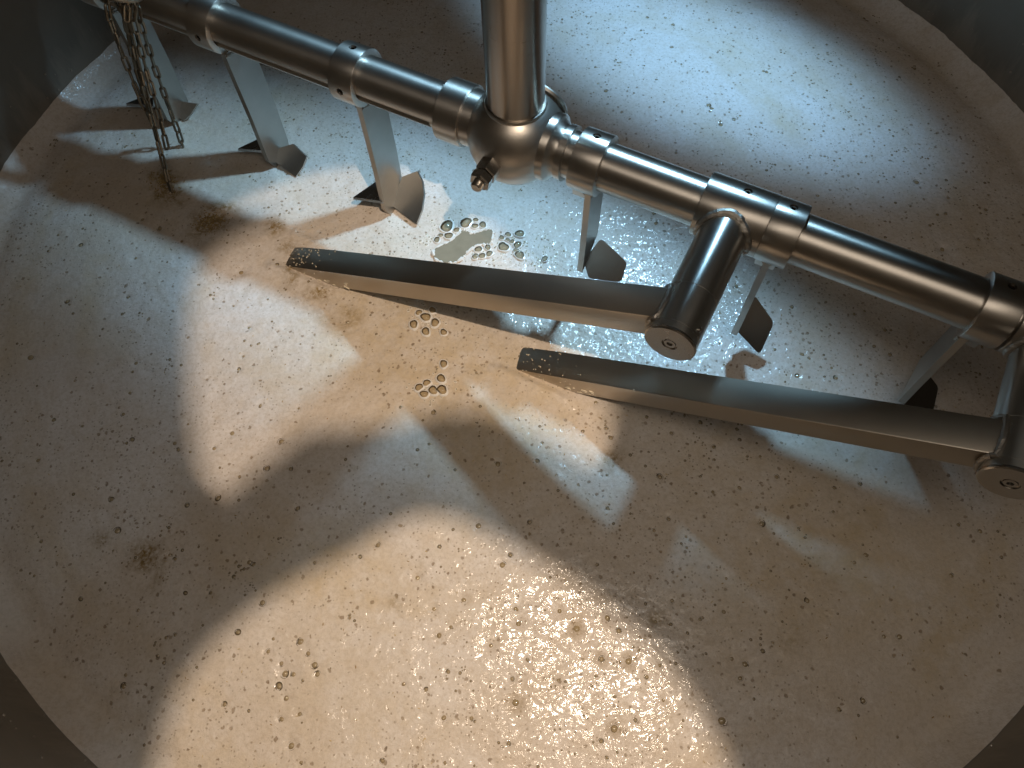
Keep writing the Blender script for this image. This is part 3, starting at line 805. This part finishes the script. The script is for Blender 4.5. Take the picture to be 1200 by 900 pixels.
def paddle(tc, side, label, xo=0.014):
    e = empty('paddle', ag, (tc, 0, 0)); e['label'] = label
    c = obj('clamp_collar', me_single if side.startswith('right') else me_narrow, M_TURN, e); c.location = (0, 0, HZ)
    add_screw(e, 0, 10)
    if not side.startswith('right'): add_screw(e, 0, -88)
    if side not in me_cache:
        if side.startswith('left'):
            inn, ou = {'left': (left_inner, left_outer), 'left_one': LEFT1, 'left_nought': LEFT0}[side]
            parts = dict(stem=(stem_bm(-0.020, wd_=0.062, yc=0.004, lean=0.075 if side == 'left' else 0.11), M_PLATE), inner=(wing_bm(inn), M_PLATE), outer=(wing_bm(ou), M_BLADE))
        else:
            parts = dict(stem=(stem_bm(0, cutz=(0.047, 0.090)), M_PLATE), outer=(wing_bm(round_poly({'right': right_outer, 'right_three': RIGHT3, 'right_six': RIGHT6}[side])), M_BLADE_REFL))
        dct = {}
        for k, (b_, m_) in parts.items():
            o_ = obj('stem' if k == 'stem' else 'blade', b_, m_); dct[k] = (o_.data, m_); bpy.data.objects.remove(o_)
        wb = bmesh.new()
        for sx in (-0.0055, 0.0055): weld(wb, [(sx, y, HZ-0.0445+abs(y)**2*9) for y in np.linspace(-0.026, 0.026, 18)], 0.0028)
        o_ = obj('weld_bead', wb, M_WELD); dct['weld'] = (o_.data, M_WELD); bpy.data.objects.remove(o_)
        me_cache[side] = dct
    for k, (m_, mt) in me_cache[side].items():
        nm = {'stem': 'stem', 'inner': 'blade', 'outer': 'blade', 'weld': 'weld_bead'}[k]
        o_ = obj(nm, m_, mt, e)
        o_.location = (xo if k in ('stem', 'weld') else 0, 0, 0)
    if side.startswith('right'):
        obj('lug', lug_bm(-0.018, 0.010), M_TURN, e)
    return e
paddle(-0.803, 'left_nought', 'hanging paddle behind the chain, in the dark', 0.02)
paddle(-0.5575, 'left_one', 'hanging paddle nearest the chain', 0.02)
paddle(-0.2825, 'left', 'hanging paddle left of the ball hub, over the bright foam')
paddle(0.1235, 'right_three', 'hanging paddle just right of the ball hub', 0.008)
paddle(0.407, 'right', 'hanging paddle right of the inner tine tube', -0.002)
paddle(0.684, 'right_six', 'hanging paddle behind the outer tine', -0.010)

# rake arms: wide collar, tube towards the camera, end cap, square tine dipping into the foam
def bumpy_saddle(r, Rc, rb, n=72):
    pts = []
    for k in range(n):
        a = 2*PI*k/n
        x, z = r*math.cos(a), r*math.sin(a)
        pts.append((x, -math.sqrt(max(1e-6, Rc*Rc-z*z)), z))
    return pts
def rake_arm(tc, tt, ycap, slope, tip, label, base_x):
    e = empty('rake_arm', ag); e['label'] = label
    c = obj('clamp_collar', me_wide, M_TURN, e); c.location = (tc, 0, HZ)
    add_screw(e, tc+0.006, 9)
    rt = 0.0335
    bm = bmesh.new()
    lathe(bm, [(0.025, rt), (0.155, rt), (0.1555, rt-0.0007), (0.1562, rt-0.0007), (0.1567, rt), (ycap-0.016, rt), (ycap-0.0155, rt-0.001), (ycap-0.0148, rt-0.001), (ycap-0.0143, rt), (ycap-0.004, rt), (ycap-0.004, 0.0), ], (tt, 0, HZ), (0, -1, 0), 96)
    t_ = obj('tube', bm, M_TUBE, e)
    bm = bmesh.new()
    # end cap with a recessed socket screw
    lathe(bm, [(ycap-0.006, 0), (ycap-0.006, rt-0.001), (ycap-0.0045, rt+0.0008), (ycap-0.0014, rt+0.0008), (ycap, rt-0.001), (ycap, 0.0105), (ycap-0.0022, 0.0102), (ycap-0.0022, 0.0080), (ycap-0.0006, 0.0076), (ycap-0.0006, 0.0040), (ycap-0.004, 0.0036), (ycap-0.004, 0)], (tt, 0, HZ), (0, -1, 0), 96)
    obj('end_cap', bm, M_NUT, e)
    bm = bmesh.new()
    lathe(bm, [(0, 0.0030), (0.002, 0.0030), (0.0028, 0.0018), (0.0028, 0)], (tt+0.0265, -(ycap-0.024), HZ+0.0205), (0.8, 0, 0.6), 16)
    obj('grub_screw', bm, M_NUT, e)
    bm = bmesh.new()
    weld(bm, [(tt+x, y, HZ+z) for (x, y, z) in bumpy_saddle(0.0355, 0.0462, 0)], 0.0052, True, 0.35)
    obj('weld_bead', bm, M_WELD, e)
    # tine
    h = 0.0232
    yb, yt = -(ycap-0.043), -0.200
    zt = lambda x: HZ-0.006-slope*(base_x-x)
    bm = bmesh.new()
    ax = Vector((tip-base_x, yt-yb, zt(tip)-zt(base_x))).normalized()
    sd = Vector((0, 1, 0)); sd = (sd-ax*sd.dot(ax)).normalized(); up = sd.cross(ax)*-1
    if up.z < 0: up = -up
    up, sd = up*math.cos(R(5))-sd*math.sin(R(5)), sd*math.cos(R(5))+up*math.sin(R(5))   # the bar is rolled a little
    rows = []
    for x, k1, k2 in ((base_x+0.020, 1, 1), (base_x-0.30, 1, 1), (tip+0.14, 1, 1), (tip+0.075, 0.96, 0.97), (tip+0.045, 0.88, 0.90), (tip+0.025, 0.74, 0.80), (tip+0.010, 0.5, 0.6), (tip+0.002, 0.22, 0.4)):
        f_ = (base_x-x)/(base_x-tip); c0 = Vector((x, yb+(yt-yb)*f_, zt(x)))
        rows.append([bm.verts.new(c0+sd*(h*k1*a)+up*(h*(k2*b if b < 0 else b*(1 if k1 == 1 else k2)))) for a, b in ((1, 1), (-1, 1), (-1, -1), (1, -1))])
    for A, B in zip(rows, rows[1:]):
        for k in range(4): bm.faces.new((A[k], A[(k+1) % 4], B[(k+1) % 4], B[k]))
    bm.faces.new(rows[0]); bm.faces.new(rows[-1][::-1])
    bmesh.ops.recalc_face_normals(bm, faces=bm.faces)
    bevel(bm, 0.0022, 2)
    obj('tine', bm, M_TINE, e, 50)
    # weld fillet round the tine root
    bm = bmesh.new()
    c0 = Vector((tt-0.0305, yb, HZ-0.006)); lp = []
    for k in range(48):
        a = 2*PI*k/48; q = 0.0285/max(abs(math.cos(a)), abs(math.sin(a)))**0.75
        yy, zz = q*math.cos(a), q*math.sin(a)
        zl = c0.z+zz-HZ
        xx = tt-math.sqrt(max(0.0001, (rt+0.001)**2-min(abs(zl), rt-0.001)**2))
        lp.append((xx-0.001, c0.y+yy, c0.z+zz))
    weld(bm, lp, 0.0042, True, 0.25)
    obj('weld_bead', bm, M_WELD, e)
    # dried froth and grain stuck near the tip
    bm = bmesh.new(); rd = random.Random(int(tt*1000))
    for _ in range(150):
        x = tip+0.03+abs(rd.gauss(0, 0.055)); f_ = (base_x-x)/(base_x-tip)
        c0 = Vector((x, yb+(yt-yb)*f_, zt(x)))
        if rd.random() < 0.45: p = c0+up*h+sd*rd.uniform(-0.022, 0.022); nn = up
        else: p = c0-sd*h+up*rd.uniform(-0.022, 0.022)*(1 if rd.random() < 0.5 else 0.2)-up*0.008; nn = -sd
        if p.z < 0.002: continue
        r_ = rd.uniform(0.0005, 0.0013)
        lathe(bm, [(-0.0003, r_), (r_*0.6, r_*0.7), (r_*0.9, 0)], p, nn, 6)
    for _ in range(16):
        x = rd.uniform(tip+0.08, tip+0.19); f_ = (base_x-x)/(base_x-tip)
        p = Vector((x, yb+(yt-yb)*f_, zt(x)))-sd*(h+0.0006)-up*(rd.uniform(0.004, 0.022))
        a = rd.uniform(-0.5, 1.2); dr = (ax*-math.cos(a)-up*math.sin(a))
        ln = rd.uniform(0.003, 0.011)
        tube(bm, [p, p+dr*ln*0.5+up*0.0006, p+dr*ln], [0.0009, 0.0012, 0.0005], 5)
    o = obj('dried_froth', bm, M_FLECK, e); tag(o, kind='stuff')
    return e
rake_arm(0.3385, 0.337, 0.232, 0.44, -0.405, 'inner rake arm with the longer visible tine', 0.305)
rake_arm(0.7570, 0.752, 0.228, 0.475, 0.050, 'outer rake arm at the right edge', 0.722)

# ------------------------------------------------------------------ chain
def P_(t, w, z):     # bar coordinates to world
    return Vector((-0.006+t*ca+w*sa, t*sa-w*ca, z))
ch = empty('chain', None, P_(-0.655, 0.183, 0.0)); tag(ch, 'tarnished brass coloured link chain hanging from the crossbar down into the foam', 'chain')
org = ch.location.copy()
def link_bm(ln, wd_, r):
    bm = bmesh.new(); pts = []
    hl = (ln-wd_)/2; rw = wd_/2-r
    for k in range(7): a = -PI/2+PI*k/6; pts.append((hl+rw*math.cos(a), rw*math.sin(a), 0))
    for k in range(7): a = PI/2+PI*k/6; pts.append((-hl+rw*math.cos(a), rw*math.sin(a), 0))
    tube(bm, pts, r, 6, closed=True); return bm
o_ = obj('link', link_bm(0.031, 0.0122, 0.0024), M_CHAIN); me_link = o_.data; bpy.data.objects.remove(o_)
def strand(pts, ph=0.0):
    pts = [Vector(p) for p in pts]
    # resample
    seg = [(a-b).length for a, b in zip(pts, pts[1:])]; tot = sum(seg); pitch = 0.0252
    n = int(tot/pitch)
    for k in range(n+1):
        def at(s):
            s = max(0, min(tot-1e-6, s))
            for i, l in enumerate(seg):
                if s <= l: return pts[i]+(pts[i+1]-pts[i])*(s/l)
                s -= l
            return pts[-1]
        c = at((k+0.5)*pitch); d = (at((k+0.5)*pitch+0.01)-at((k+0.5)*pitch-0.01))
        if d.length < 1e-5: continue
        d.normalize()
        q = d.to_track_quat('X', 'Z')
        m = Matrix.Translation(c-org) @ q.to_matrix().to_4x4() @ Matrix.Rotation((k % 2)*PI/2+ph+random.uniform(-0.3, 0.3), 4, 'X')
        o = obj('link', me_link, M_CHAIN, ch); o.matrix_local = m
strand([gp(150, -14, 0.335), gp(148, 20, 0.300), gp(163, 80, 0.20), gp(181, 150, 0.10), gp(197, 212, 0.018), gp(203, 232, -0.012)], 0.5)
strand([gp(158, -12, 0.33), gp(164, 24, 0.285), gp(180, 75, 0.19), gp(196, 120, 0.10), gp(210, 158, 0.03), gp(214, 172, 0.0)], 1.1)
strand([gp(122, -16, 0.34), gp(128, 20, 0.30), gp(140, 55, 0.24), gp(158, 100, 0.165), gp(176, 140, 0.105)], 0.2)
bm = bmesh.new()
cc = gp(139, -10, 0.335)-org
a_, s_, t_ = basis((0.25, 0.35, 0.9))
strand([gp(160, -14, 0.335), gp(156, 22, 0.296), gp(172, 84, 0.19), gp(188, 140, 0.10), gp(196, 175, 0.055)], 0.9)
strand([gp(134, -14, 0.335), gp(146, 18, 0.30), gp(158, 76, 0.20), gp(172, 120, 0.13)], 1.4)
tube(bm, [cc+s_*(0.037*math.cos(2*PI*k/32))+t_*(0.037*math.sin(2*PI*k/32)) for k in range(32)], 0.0038, 8, closed=True)
obj('ring', bm, M_CHAIN, ch)
# a few turns wrapped round the bar, out at the left
for q, tx in enumerate((-0.712, -0.735)):
    pts = [P_(tx+0.01*math.sin(a), 0.041*math.sin(a), HZ+0.041*math.cos(a)) for a in np.linspace(-1.9, 2.2, 14)]
    strand(pts, 0.8)
